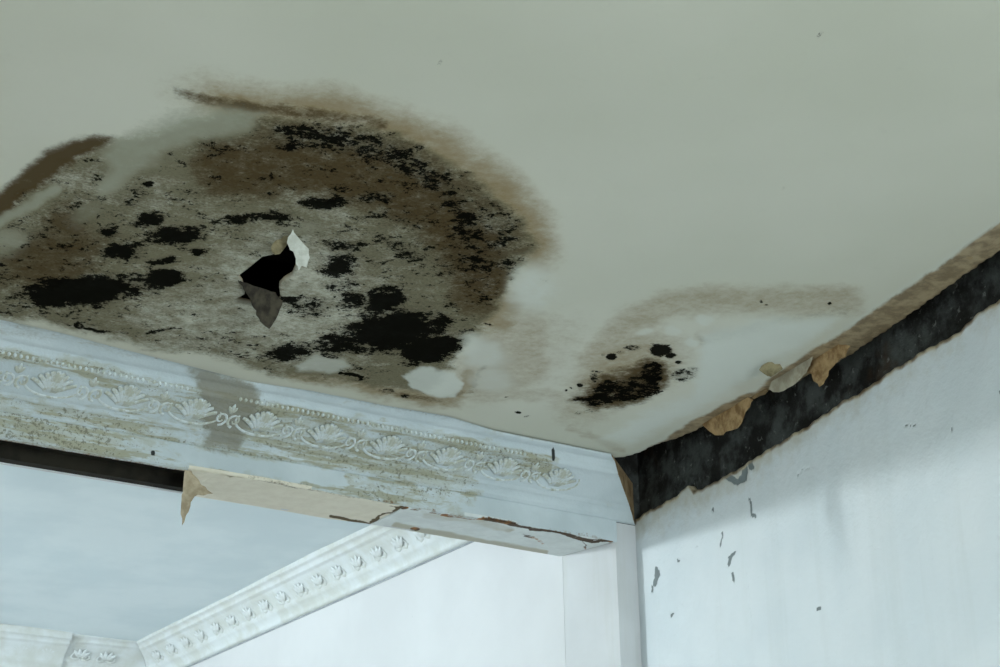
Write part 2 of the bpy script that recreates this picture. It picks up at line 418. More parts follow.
nmix = T.math('ADD', T.math('ADD', T.math('MULTIPLY', T.noise(19, 8, 0.72, 0.4), 0.38), T.math('MULTIPLY', nb, 0.34)), T.math('MULTIPLY', T.noise(125, 5, 0.75), 0.28))
mf = T.math('MULTIPLY', T.thresh(mo, nmix, 4.4, 0.52, 0.70), T.step(mo, 0.02, 0.15))
c = T.mix(T.math('MULTIPLY', mf, 0.97), c, srgb(9, 10, 8))
bcol = T.mix(T.step(nm, 0.4, 0.62), srgb(128, 112, 86), srgb(168, 150, 120))
c = T.mix(T.math('MULTIPLY', fl, 0.5), c, srgb(205, 210, 204))
c = T.mix(ba, c, bcol)
spots = T.math('MULTIPLY', ba, T.step(nf, 0.66, 0.70)); c = T.mix(spots, c, srgb(60, 48, 34))
T.color(c)
h = T.math('ADD', T.math('MULTIPLY', nf, T.math('ADD', 0.06, T.math('MULTIPLY', T.math('ADD', gr, ba), 0.7))), T.math('MULTIPLY', pf, -0.5))
T.bump(h, 0.45, 0.004)
T.put(T.b.inputs['Specular IOR Level'], T.math('MULTIPLY', T.math('SUBTRACT', 1.0, T.math('ADD', T.math('ADD', gr, br), T.math('ADD', mf, ta), True)), 0.3))
T.put(T.b.inputs['Roughness'], T.math('ADD', 0.5, T.math('MULTIPLY', T.math('ADD', gr, mo), 0.5), True))
M_CEIL = T.m
ceiling = struct(obj('ceiling', mesh_np('ceiling', V2, Q2[:, ::-1], {'A': attrA2, 'B': attrB2}), M_CEIL),
                 'pale ceiling with a large ring of black mould and brown water stains', 'ceiling')

# ------------------------------------------------------------------ right wall: plaster with a broken top, bare masonry behind
TOP = [(620, 530), (634, 521), (645, 513), (655, 508), (664, 503), (675, 497), (683, 490), (688, 486), (693, 491), (704, 488), (712, 483), (722, 478), (740, 468),
       (752, 460), (764, 452), (778, 444), (790, 436), (808, 426), (822, 416), (832, 409), (845, 400), (858, 394), (872, 385), (888, 373), (900, 366),
       (912, 358), (925, 350), (940, 342), (952, 337), (960, 331), (966, 324), (978, 314), (1000, 299), (1030, 280), (1120, 222)]
TW = np.array([onwall(p) for p in TOP]); TW = TW[np.argsort(TW[:, 1])]
wy_ = np.concatenate([np.linspace(-3.0, 1.2, 8)[:-1], np.arange(1.2, 2.45, 0.03), np.arange(2.45, YB, 0.006), [YB]])
zt = np.interp(wy_, TW[:, 1], TW[:, 2])+0.003*np.sin(wy_*97)*np.sin(wy_*41+2)
rows = np.concatenate([np.arange(0, 0.72, 0.006), np.linspace(0.72, 1, 6)**1])
fr = np.concatenate([np.arange(0, 120)*0.006, np.linspace(0.76, 3.19, 8)])
Yw, Dw = np.meshgrid(wy_, fr, indexing='ij')
Zw = np.maximum(zt[:, None]-Dw*(zt[:, None]/3.19), 0.0)
Xw = CX+SL*(Yw-YB)
V = np.stack([Xw, Yw, Zw], -1).reshape(-1, 3)
# uneven hand plaster
V[:, 0] += 0.004*fbm(V[:, 1]*3, V[:, 2]*3, 61, 3)+0.0016*fbm(V[:, 1]*16, V[:, 2]*16, 65, 3)
PX, PY = project(V)
a1, a2 = fbm(V[:, 1]*22, V[:, 2]*22, 71), fbm(V[:, 1]*22, V[:, 2]*22, 83)
XS, YS = PX+a1*10, PY+a2*8
topd = Dw.ravel()
dirty = 0.75*(1-sst(0.0, 0.11, topd+0.07*a1))*(1-0.5*sst(760, 900, PX))
dirty = mx(dirty, 0.5*pmask(XS, YS, [(636, 520), (690, 485), (760, 455), (830, 415), (790, 450), (740, 490), (690, 520), (655, 535)], 14))
blue = np.zeros(len(V))
for p, w, d in (([(728, 476), (735, 482), (743, 477), (746, 468), (744, 462)], 3.2, .95), ([(752, 460), (753, 468)], 2.2, .8), ([(750, 498), (753, 508), (752, 516)], 1.6, .8),
                ([(657, 570), (658, 578), (657, 584)], 2.4, .9), ([(653, 586), (652, 592)], 1.5, .8), ([(722, 534), (722, 548)], 1.6, .7),
                ([(735, 553), (730, 558), (729, 566)], 1.7, .85), ([(732, 574), (733, 583)], 1.4, .8), ([(712, 509), (713, 511)], 1.2, .9), ([(677, 560), (678, 561)], 1.2, .9),
                ([(671, 615), (672, 614)], 1.3, .9), ([(698, 545), (699, 545)], 1.0, .8), ([(818, 606), (818, 609)], 0.9, .7), ([(748, 560), (752, 640)], 0.7, .35),
                ([(800, 476), (803, 470), (812, 468)], 1.2, .45), ([(903, 428), (916, 426)], 1.0, .7), ([(952, 428), (953, 430)], 1.0, .6), ([(997, 390), (998, 393)], 1.2, .6)):
    blue = mx(blue, d*stroke(XS, YS, p, w, 0.6))
edge = 1-sst(0.004, 0.012, topd+0.012*a2)
core = edge
V2, Q2, vs = rim(V, gridq(*Yw.shape), tuple(NW*0.022))
at = pack(np.clip(dirty, 0, 1), np.clip(blue, 0, 1), core)
ra = np.zeros((len(vs), 4)); ra[:, 2] = 1
T = NT('old_white_wall_paint', 0.55, 0.3)
di, bl, cr, _ = T.attr('A')
nl = T.noise(2.2, 3); nm = T.noise(20, 6, 0.65); nf = T.noise(90, 5, 0.7); nv = T.noise(14, 4, 0.6, 0, T.scaled(1, 1, 0.06)); nw = T.noise(9, 6, 0.62, 0.2)
c = T.mix(T.step(nl, 0.35, 0.65), srgb(212, 220, 225), srgb(220, 226, 230))
c = T.mix(T.math('MULTIPLY', T.step(nv, 0.5, 0.72), 0.14), c, srgb(190, 196, 194))
c = T.mix(T.math('MULTIPLY', T.thresh(di, nm, 1.0, 0.1, 0.9), 0.6), c, srgb(178, 170, 148))
c = T.mix(T.math('MULTIPLY', T.step(nf, 0.68, 0.74), 0.25), c, srgb(150, 146, 132))
c = T.mix(T.thresh(bl, nf, 0.9, 0.35, 0.6), c, srgb(120, 129, 131))
c = T.mix(cr, c, T.mix(T.step(nm, 0.4, 0.6), srgb(120, 102, 78), srgb(186, 174, 148)))
T.color(c)
T.bump(T.math('ADD', T.math('ADD', T.math('MULTIPLY', nf, 0.25), T.math('MULTIPLY', nw, 1.8)), T.math('MULTIPLY', bl, -0.8)), 0.5, 0.007)
M_WALL = T.m
wall_right = struct(obj('wall_right', mesh_np('wall_right', V2, Q2, {'A': np.concatenate([at, ra])}), M_WALL),
                    'white plaster wall with a broken top edge below the dark gap', 'wall')
# bare masonry behind the plaster, running up past the ceiling
b0, b1 = P_W+NW*0.022, P_W+NW*0.25
def quadbox(name, pts, z0, z1, mat):
    n = len(pts); Vv = [(p[0], p[1], z0) for p in pts]+[(p[0], p[1], z1) for p in pts]
    me = bpy.data.meshes.new(name)
    me.from_pydata(Vv, [], [tuple(range(n))[::-1], tuple(range(n, 2*n))]+[(i, (i+1) % n, n+(i+1) % n, n+i) for i in range(n)])
    bm = bmesh.new(); bm.from_mesh(me); bmesh.ops.recalc_face_normals(bm, faces=bm.faces); bm.to_mesh(me); bm.free()
    return obj(name, me, mat)
def wp(y, off): return (CX+SL*(y-YB)+off, y)
bare_o = quadbox('bare_masonry', [wp(-3.0, 0.0225), wp(4.60, 0.0225), wp(4.60, 0.25), wp(-3.0, 0.25)], 0.0, 3.62, M_BARE)
under(bare_o, wall_right)

# ------------------------------------------------------------------ wall with the opening: pier / jamb
T = NT('pier_paint', 0.7, 0.25)
nl = T.noise(3, 4); nm = T.noise(16, 6, 0.65); nv = T.noise(16, 4, 0.6, 0, T.scaled(1, 1, 0.08))
c = T.mix(T.step(nl, 0.35, 0.65), srgb(205, 207, 210), srgb(212, 214, 217))
c = T.mix(T.math('MULTIPLY', T.step(nv, 0.48, 0.7), 0.16), c, srgb(178, 178, 162))
T.color(c); T.bump(nm, 0.25, 0.005); M_PIER = T.m
wall_back = struct(quadbox('wall_back', [(XJ, YB), (CX+0.02, YB), (CX+0.06, YK), (XF+0.001, YK)], 0.0, 3.160, M_PIER),
                   'narrow white pier and jamb under the right end of the lintel', 'wall')
o = quadbox('bare_pier_head', [(XJ, YB+0.004), (CX+0.05, YB+0.004), (CX+0.06, YK), (XF+0.001, YK)], 3.1605, 3.62, M_BARE)
under(o, wall_back)
struct(quadbox('wall_left_pier', [(-2.5, YB), (-1.3, YB), (-1.3, YK), (-2.5, YK)], 0.0, 3.62, M_SHELL))

# ------------------------------------------------------------------ shell out of the frame
struct(box('floor', (-2.6, -3.1, -0.1), (3.9, 8.2, 0.0), M_FLOOR))
struct(box('wall_left', (-2.7, -3.1, 0.0), (-2.5, 8.2, 3.7), M_SHELL))
struct(box('wall_front', (-2.5, -3.2, 0.0), (3.0, -3.0, 3.7), M_SHELL))
sub = struct(box('ceiling_deck', (-2.6, -3.1, 3.62), (3.9, YK, 3.70), M_TIMBER))
for k in range(9):
    under(box('joist', (-2.5, -2.6+k*0.78, 3.42), (3.05 if k < 7 else 3.15, -2.54+k*0.78, 3.62), M_TIMBER), sub)

# ------------------------------------------------------------------ boxed lintel over the opening
lint = empty('lintel_beam', (1.0, 4.49, ZB))
tag(lint, 'boxed lintel spanning the opening, its underside missing at the left end', 'beam')
XL = -1.3
# front fascia: grid with painted dirt masks
def fascia_masks(V):
    PX, PY = project(V)
    a, b = fbm(V[:, 0]*18, V[:, 1]*18+V[:, 2]*40, 91), fbm(V[:, 0]*18, V[:, 2]*40, 97)
    return PX, PY, PX+a*24, PY+b*9
xs = np.concatenate([np.linspace(XL, 1.2, 8)[:-1], np.arange(1.2, XJ, 0.006), [XJ]])
zs = np.linspace(3.165, ZB, 14)
Xf, Zf = np.meshgrid(xs, zs, indexing='ij')
lowwave = 0.003*fbm(xs*5, xs*0, 19)+0.0018*fbm(xs*30, xs*0, 29)
Zf = Zf+(Zf < ZB+0.012)*lowwave[:, None]
V = np.stack([Xf, np.full(Xf.shape, YB-0.008)+0.003*fbm(Xf*8, Zf*8, 37), Zf], -1).reshape(-1, 3)
PX, PY, XS, YS = fascia_masks(V)
dirt = 0.56+0.6*fbm(V[:, 0]*6, V[:, 2]*18, 101)
dirt = mx(dirt, 0.74*(1-sst(100, 190, PX)))
dirt = mx(dirt, 0.65*stroke(XS, YS, [(260, 478), (330, 490), (390, 500)], 7, 0.7))
dirt = mx(dirt, 0.65*ell(XS, YS, 375, 490, 30, 9, 10, 0.6))
dirt = mx(dirt, 0.5*ell(XS, YS, 450, 500, 26, 14, 10, 0.6))
dirt = dirt*(1-0.9*pmask(XS, YS, [(478, 492), (640, 520), (640, 548), (560, 536), (470, 516)], 6))
dirt = dirt*(1-0.8*pmask(XS, YS, [(170, 446), (240, 458), (340, 472), (345, 486), (290, 480), (200, 466)], 4))
grey = 0.75*pmask(XS, YS, [(205, 440), (240, 440), (230, 458), (212, 456)], 6)
edgeb = 0.8*stroke(XS, YS, [(330, 494), (400, 506), (480, 520), (560, 532), (612, 541)], 2.5, 0.6)*(0.5+a1.mean())
spot = mx(ell(PX, PY, 153, 453, 2.4, 2.6), 0.7*ell(PX, PY, 378, 487, 1.5, 1.5))
attr_f = {'A': pack(np.clip(dirt, 0, 1), np.clip(grey, 0, 1), np.clip(edgeb, 0, 1), spot)}
T = NT('cornice_paint', 0.6, 0.3)
di, gy, eb, sp = T.attr('A')
nl = T.noise(5, 4, 0.6); nm = T.noise(30, 6, 0.7, 0.4, T.scaled(0.55, 1, 1)); nf = T.noise(110, 5, 0.7); ns = T.noise(26, 5, 0.65, 0, T.scaled(0.25, 1.6, 1.6))
c = T.mix(T.step(nl, 0.35, 0.65), srgb(192, 203, 208), srgb(204, 214, 219))
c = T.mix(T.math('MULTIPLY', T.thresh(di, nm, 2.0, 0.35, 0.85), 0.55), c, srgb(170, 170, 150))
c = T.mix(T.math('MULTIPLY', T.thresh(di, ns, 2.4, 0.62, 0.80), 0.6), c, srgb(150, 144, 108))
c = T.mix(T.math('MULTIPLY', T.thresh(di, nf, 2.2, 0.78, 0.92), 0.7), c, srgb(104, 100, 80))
c = T.mix(T.math('MULTIPLY', T.thresh(gy, T.math('ADD', T.math('MULTIPLY', nm, 0.5), T.math('MULTIPLY', nf, 0.5)), 1.6, 0.2, 1.0), 0.85), c, srgb(134, 131, 116))
c = T.mix(T.math('MULTIPLY', T.thresh(eb, nf, 1.4, 0.3, 0.7), 0.85), c, srgb(130, 96, 58))
c = T.mix(T.step(sp, 0.3, 0.7), c, srgb(40, 42, 40))
T.color(c); T.bump(T.math('ADD', nm, T.math('MULTIPLY', nf, 0.5)), 0.55, 0.005)
M_CORN = T.m
ff = obj('front_fascia', mesh_np('front_fascia', *(lambda r: (r[0], r[1]))(rim(V, gridq(*Xf.shape), (0, 0.028, 0))[:2]),
         {'A': np.concatenate([attr_f['A'], np.tile([0.5, 0, 0.6, 0], (len(rim(V, gridq(*Xf.shape), (0, 0.028, 0))[2]), 1))])}), M_CORN)
under(ff, lint)
# bare inner boards of the box
o = box('front_board', (XL, YB+0.0205, ZB+0.004), (XJ, YB+0.034, 3.615), M_TIMBER); under(o, lint)
M_INNER = plain('inner_board', srgb(28, 26, 21), srgb(44, 41, 33), 12)
o = box('back_board', (XL, YK-0.045, ZB+0.002), (XJ, YK-0.012, 3.615), M_INNER); under(o, lint)
o = box('inner_batten', (XL, YK-0.066, ZB+0.040), (XJ, YK-0.0455, ZB+0.062), M_INNER); under(o, lint)
o = box('back_fascia', (XL, YK-0.0115, ZB), (XJ, YK, 3.615), M_PIER); under(o, lint)
# soffit panels
def soffit_panel(name, pxpoly, mat, z=ZB-0.0005, th=0.010, masks=None, step=0.004):
    W_ = np.array([onz(p, z) for p in pxpoly])
    x0, x1 = W_[:, 0].min(), W_[:, 0].max(); y0, y1 = W_[:, 1].min(), W_[:, 1].max()
    gx, gy = np.arange(x0-step, x1+2*step, step), np.arange(y0-step, y1+2*step, step)
    GX, GY = np.meshgrid(gx, gy, indexing='ij')
    q = gridq(*GX.shape)
    v = np.stack([GX.ravel(), GY.ravel(), np.full(GX.size, z)], 1)
    cxy = v[q].mean(1); keep = inside(cxy[:, 0], cxy[:, 1], [tuple(p[:2]) for p in W_])
    q = q[keep]
    # snap border to the outline
    E_ = np.concatenate([q[:, [0, 1]], q[:, [1, 2]], q[:, [2, 3]], q[:, [3, 0]]]); key = np.sort(E_, 1)
    uq, idx, cnt = np.unique(key[:, 0].astype(np.int64)*10**7+key[:, 1], return_index=True, return_counts=True)
    bv = np.unique(E_[idx[cnt == 1]])
    for i in bv:
        P = v[i, :2]; best = None
        for a, b in zip(W_, np.roll(W_, -1, 0)):
            d = (b-a)[:2]; t = np.clip(np.dot(P-a[:2], d)/(d@d+1e-12), 0, 1); s = a[:2]+t*d; e = np.hypot(*(s-P))
            if best is None or e < best[0]: best = (e, s)
        v[i, :2] = best[1]
    uqv = np.unique(q); mp = np.full(len(v), -1); mp[uqv] = np.arange(len(uqv))
    v = v[uqv]; q = mp[q]
    v[:, 2] += 0.002*fbm(v[:, 0]*9, v[:, 1]*9, 131)
    at = masks(v)
    v2, q2, vs_ = rim(v, q, (0, 0, th))
    r_ = np.zeros((len(vs_), 4)); r_[:, 0] = 0.6; r_[:, 2] = 0.3
    o = obj(name, mesh_np(name, v2, q2[:, ::-1], {'A': np.concatenate([at, r_])}), mat)
    under(o, lint); return o
def m_beige(v):
    px, py = project(v); a = fbm(v[:, 0]*20, v[:, 1]*20, 141)
    X_, Y_ = px+a*8, py+a*5
    line = stroke(X_, Y_, [(330, 516), (352, 521), (368, 523), (386, 514), (404, 506)], 1.3, 0.7)
    line = mx(line, 0.42*stroke(X_, Y_, [(250, 479), (300, 488), (360, 498), (400, 505)], 1.1, 0.8))
    return pack(np.clip(0.3+a, 0, 1), np.zeros(len(v)), line)
def m_white(v):
    px, py = project(v); a = fbm(v[:, 0]*20, v[:, 1]*20, 151)
    X_, Y_ = px+a*10, py+a*5
    line = 0.85*stroke(X_, Y_, [(440, 514), (500, 522), (530, 528)], 1.4, 0.7)
    line = mx(line, 0.95*stroke(X_, Y_, [(530, 529), (560, 532), (578, 538), (590, 541), (612, 541)], 1.9, 0.6))
    line = mx(line, 0.5*stroke(X_, Y_, [(525, 536), (535, 538), (542, 543)], 1.8, 0.7))
    line = mx(line, 0.9*ell(px, py, 415, 529, 5, 2)); line = mx(line, 0.9*ell(px, py, 404, 507, 5, 2.5))
    line = mx(line, 0.6*stroke(X_, Y_, [(583, 538), (584, 548)], 1.0, 0.7))
    tan_ = mx(0.8*stroke(X_, Y_, [(395, 525), (460, 538), (545, 553)], 3.4, 0.6), 0.5*stroke(X_, Y_, [(425, 515), (470, 520), (510, 530)], 4, 0.7))
    return pack(np.clip(0.25+a, 0, 1), tan_, line)
T = NT('beige_soffit_paper', 0.75, 0.2)
di, gy, eb, _ = T.attr('A'); nm = T.noise(24, 5, 0.65); nf = T.noise(90, 5, 0.7)
c = T.mix(T.step(nm, 0.35, 0.65), srgb(222, 215, 198), srgb(230, 224, 208))
c = T.mix(T.thresh(eb, nf, 0.8, 0.3, 0.6), c, srgb(92, 78, 52)); T.color(c); T.bump(nm, 0.25); M_BEIGE = T.m
T = NT('white_soffit_paint', 0.65, 0.25)
di, gy, eb, _ = T.attr('A'); nm = T.noise(24, 5, 0.65); nf = T.noise(90, 5, 0.7); ng = T.noise(9, 3)
c = T.mix(T.step(nm, 0.35, 0.65), srgb(212, 218, 218), srgb(222, 228, 228))
c = T.mix(T.math('MULTIPLY', T.thresh(gy, nm, 0.9, 0.2, 0.8), 0.8), c, srgb(170, 164, 142))
c = T.mix(T.thresh(eb, nf, 0.8, 0.35, 0.6), c, T.mix(T.step(ng, 0.42, 0.55), srgb(70, 52, 34), srgb(158, 106, 52)))
T.color(c); T.bump(T.math('ADD', nm, T.math('MULTIPLY', eb, -2.0)), 0.4); M_SOFF = T.m
soffit_panel('soffit_panel', [(188, 468.5), (260, 480), (330, 493), (404, 506.5), (396, 511), (386, 516), (370, 524), (330, 519), (260, 507), (187, 495)], M_BEIGE, masks=m_beige)
soffit_panel('soffit_panel', [(404.8, 506.5), (480, 518), (560, 532), (614, 541.5), (560, 556.5), (500, 546), (440, 536), (371, 524.6), (387, 516.6), (397, 511.6)], M_SOFF, masks=m_white)

# ------------------------------------------------------------------ cornice on the lintel (trim_1)
PROF = [(None, 3.2985), (0.200, 3.2975), (0.196, 3.291), (0.172, 3.289), (0.168, 3.287), (0.160, 3.279), (0.156, 3.2735), (0.154, 3.2715), (0.151, 3.2695), (0.147, 3.2645), (0.145, 3.2585),
        (0.139, 3.2565), (0.133, 3.2545), (0.118, 3.244), (0.100, 3.2325), (0.082, 3.2215), (0.064, 3.2105), (0.052, 3.2025), (0.046, 3.2005), (0.0445, 3.193), (0.040, 3.1915),
        (0.034, 3.188), (0.026, 3.181), (0.021, 3.1745), (0.019, 3.170), (0.014, 3.1685), (0.013, 3.165), (0.006, 3.1635), (0.0, 3.1615)]
topline = np.array([ony_ for ony_ in [onz(p, ZC) for p in ((-40, 311), (0, 319), (60, 332), (120, 348), (196, 367), (250, 381), (310, 390), (380, 404), (450, 416), (540, 441), (613, 458))]])
xs = np.concatenate([np.linspace(XL, 1.15, 9)[:-1], np.arange(1.15, 3.10, 0.005), np.linspace(3.10, CX, 60)])
V = np.zeros((len(xs), len(PROF), 3))
for j, (o_, z) in enumerate(PROF):
    if o_ is None:
        oo = YB-np.interp(xs, topline[:, 0], topline[:, 1]); oo = np.clip(oo, 0.199, 0.30)
    else: oo = np.full(len(xs), o_)
    xe = CX-1.177*oo
    s = sst(2.6, CX, xs)
    V[:, j, 0] = np.where(xs > 2.6, 2.6+(xs-2.6)*(xe-2.6)/(CX-2.6), xs)
    wob = 0.0022*fbm(xs*7, xs*0+j*0.3, 171, 3)
    V[:, j, 1] = YB-oo+wob; V[:, j, 2] = z+wob*(0.2 if j < 2 else 1)
shape = V.shape[:2]; V = V.reshape(-1, 3)
jj = np.tile(np.arange(len(PROF)), len(xs))
PX, PY, XS, YS = fascia_masks(V)
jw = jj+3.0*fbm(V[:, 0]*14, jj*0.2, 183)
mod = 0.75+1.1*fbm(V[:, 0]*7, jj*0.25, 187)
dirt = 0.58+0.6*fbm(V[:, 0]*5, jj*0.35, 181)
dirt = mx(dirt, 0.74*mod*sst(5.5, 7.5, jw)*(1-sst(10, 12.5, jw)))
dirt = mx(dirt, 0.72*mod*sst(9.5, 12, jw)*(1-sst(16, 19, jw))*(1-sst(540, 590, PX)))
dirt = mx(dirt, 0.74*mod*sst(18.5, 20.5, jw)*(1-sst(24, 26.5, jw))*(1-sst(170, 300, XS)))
dirt = mx(dirt, 0.72*pmask(XS, YS, [(455, 440), (500, 448), (545, 458), (556, 470), (545, 476), (500, 472), (470, 462)], 5))
dirt = mx(dirt, 0.68*pmask(XS, YS, [(280, 428), (345, 440), (420, 458), (470, 470), (480, 492), (420, 484), (340, 466), (270, 452)], 8))
dirt = dirt*(1-0.75*pmask(XS, YS, [(556, 430), (640, 470), (640, 530), (480, 500), (480, 478), (540, 480), (560, 470)], 8))
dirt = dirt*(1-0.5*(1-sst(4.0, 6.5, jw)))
dirt = dirt*(1-0.6*pmask(XS, YS, [(0, 360), (60, 370), (110, 392), (120, 412), (60, 405), (0, 392)], 6))
grey = 1.25*pmask(XS, YS, [(188, 366), (255, 384), (262, 400), (248, 425), (236, 450), (210, 446), (204, 415), (196, 392)], 12)
grey = mx(grey, 0.62*np.where(jj <= 1, 1, 0)*(0.6+fbm(V[:, 0]*6, V[:, 1]*6, 191)))
brn = 0.5*np.where(jj == 0, 1, 0)*(0.5+fbm(V[:, 0]*8, V[:, 0]*0, 193))
spot = mx(stroke(PX, PY, [(553, 450), (553.5, 459)], 1.6), 0)
V2, Q2, vs = V, gridq(*shape), None
trim1 = struct(obj('trim_1', mesh_np('trim_1', V2, Q2[:, ::-1], {'A': pack(np.clip(dirt, 0, 1), np.clip(grey, 0, 1.3), np.clip(brn, 0, 1), spot)}), M_CORN),
               'dirty white moulded cornice with leaf ornament on the lintel', 'cornice')
# plaster core showing at the mitred end
endp = V.reshape(shape+(3,))[-1]
ev = [tuple(p) for p in endp]+[(CX, YB+0.004, 3.1615), (CX, YB+0.004, 3.2985)]
me = bpy.data.meshes.new('broken_end'); me.from_pydata(ev, [], [tuple(range(len(ev)))])
bm = bmesh.new(); bm.from_mesh(me); bmesh.ops.triangulate(bm, faces=bm.faces); bm.to_mesh(me); bm.free()
under(obj('broken_end', me, M_PLASTERCORE), trim1)

# ornament
def tube_bm(bm, pts, rad, n=6, flat=0.6):
    rings = []
    pts = [Vector(p) for p in pts]
    for i, p in enumerate(pts):
        t = (pts[min(i+1, len(pts)-1)]-pts[max(i-1, 0)]).normalized()
        s = t.cross(Vector((0, 0, 1))).normalized()
        rings.append([bm.verts.new(p+s*math.cos(a)*rad[i]+Vector((0, 0, 1))*math.sin(a)*rad[i]*flat) for a in [2*math.pi*k/n for k in range(n)]])
    for a, b in zip(rings[:-1], rings[1:]):
        for k in range(n): bm.faces.new((a[k], a[(k+1) % n], b[(k+1) % n], b[k]))
    bm.faces.new(rings[0][::-1]); bm.faces.new(rings[-1])
def finish(bm, name):
    bmesh.ops.recalc_face_normals(bm, faces=bm.faces)
    me = bpy.data.meshes.new(name); bm.to_mesh(me); bm.free()
    for p in me.polygons: p.use_smooth = True
    return me
def palmette_mesh(w=0.15, h=0.092):
    bm = bmesh.new()
    for k in range(9):
        a = (k-4)/4
        tx, ty = a*w*0.40, h*(0.50-0.40*abs(a)**1.6)
        bx, by = a*w*0.09, -h*0.30
        pts, rad = [], []
        for s in range(6):
            t = s/5
            x = bx+(tx-bx)*t**1.25; y = by+(ty-by)*(1-(1-t)**1.5)
            pts.append((x, y, 0.003+0.007*math.sin(t*2.4))); rad.append(0.0028+0.0058*math.sin(min(1, t*1.05)*2.5)*(1-0.25*abs(a)))
        tube_bm(bm, pts, rad)
    for s in (-1, 1):                                   # the cup below the fronds
        pts, rad = [], []
        for i in range(9):
            t = i/8; ang = math.radians(-90+t*112)
            pts.append((s*w*0.50*math.cos(ang)*1.0, -h*0.02+h*0.44*math.sin(ang), 0.004)); rad.append(0.0045*(1-0.35*t))
        tube_bm(bm, pts, rad)
    return finish(bm, 'acanthus_leaf')
def scroll_mesh(r=0.022):
    bm = bmesh.new()
    for s in (-1, 1):
        pts, rad = [], []
        for i in range(14):
            t = i/13; ang = math.radians(-90+t*430); q = r*(1-0.72*t)
            pts.append((s*(r*0.95-q*math.cos(ang)*0.95), -0.012+q*math.sin(ang)*1.15, 0.004+0.003*t)); rad.append(0.0046*(1-0.4*t))
        tube_bm(bm, pts, rad)
    for a, l in ((-0.5, 0.026), (0, 0.034), (0.5, 0.026)):
        pts = [(math.sin(a)*l*t, 0.012+math.cos(a)*l*t, 0.005) for t in (0, .35, .7, 1)]
        tube_bm(bm, pts, [0.003, 0.0065, 0.006, 0.0015])
    return finish(bm, 'scroll')
T = NT('ornament_paint', 0.6, 0.3)
nm = T.noise(45, 5, 0.7); nf = T.noise(140, 4, 0.7); nl = T.noise(6, 3)
c = T.mix(T.step(nl, 0.35, 0.65), srgb(206, 214, 216), srgb(218, 226, 228))
c = T.mix(T.math('MULTIPLY', T.step(nm, 0.44, 0.6), 0.6), c, srgb(164, 162, 134))
T.color(c); T.bump(nf, 0.3); M_ORN = T.m
pm, sm = palmette_mesh(), scroll_mesh()
pm.materials.append(M_ORN); sm.materials.append(M_ORN)
lo_, hi_ = np.array([YB-0.050, 3.2015]), np.array([YB-0.136, 3.2555])
sl = np.array([0, hi_[0]-lo_[0], hi_[1]-lo_[1]]); sl /= np.linalg.norm(sl)
nn = np.cross(np.array([1.0, 0, 0]), sl)
midp = np.array([0, (lo_[0]+hi_[0])/2, (lo_[1]+hi_[1])/2])
def ornament(name, me, x, sc=1.0, lift=0.0, dn=0.0):
    M4 = Matrix.Identity(4)
    for k in range(3):
        M4[k][0] = (1.0, 0, 0)[k]*sc; M4[k][1] = sl[k]*sc; M4[k][2] = nn[k]*sc*(0.8 if x > 1.95 else 0.6)
        M4[k][3] = midp[k]+(x if k == 0 else 0)+nn[k]*lift+sl[k]*dn
    o = bpy.data.objects.new(name, me); COL.objects.link(o); o.parent = trim1; o.matrix_local = M4; return o
PITCH = 0.196
x0 = ony((325, 428), YB-0.09)[0]
for k in range(-6, 6):
    x = x0+k*PITCH
    if x < 3.12: ornament('acanthus_leaf', pm, x, 1.0, -0.0022 if x < 2.75 else -0.003)
    if x+PITCH/2 < 3.05: ornament('scroll', sm, x+PITCH/2, 0.95, -0.0022 if x < 2.75 else -0.003, 0.004)
# bead moulding: far too small to pick apart, one part
bm = bmesh.new()
bx = 1.15
while bx < 2.93:
    if not (1.86 < bx < 2.0):
        r_ = 0.0058
        g = bmesh.ops.create_icosphere(bm, subdivisions=1, radius=r_)
        for v in g['verts']: v.co = Vector((v.co.x*0.85+bx, v.co.y+YB-0.1490, v.co.z*1.15+3.2645))
    bx += 0.0155
beads = obj('bead_moulding', finish(bm, 'bead_moulding'), M_ORN); beads['kind'] = 'stuff'
under(beads, trim1)

# ================================================================== FURTHER ROOM
T = NT('further_wall_paint', 0.6, 0.25)
nl = T.noise(1.5, 4); nm = T.noise(18, 5, 0.6); nd = T.noise(9, 6, 0.7, 1.0)
c = T.mix(T.step(nl, 0.35, 0.65), srgb(206, 207, 209), srgb(213, 214, 216))
c = T.mix(T.math('MULTIPLY', T.step(nd, 0.66, 0.72), 0.4), c, srgb(160, 168, 168))
T.color(c); T.bump(nm, 0.15, 0.005); M_FW = T.m
M_FC = plain('further_ceiling_paint', srgb(216, 229, 234), srgb(226, 237, 241), 2.5, 0.7, 0.2, 0.1)
struct(box('wall_far_right', (XF, YK+0.0005, 0.0), (XF+0.2, YF+0.2, 3.7), M_FW), 'bright white wall of the further room below its cornice', 'wall')
struct(box('wall_far_end', (-2.5, YF, 0.0), (XF-0.0005, YF+0.2, 3.7), M_FW), 'white end wall of the further room', 'wall')
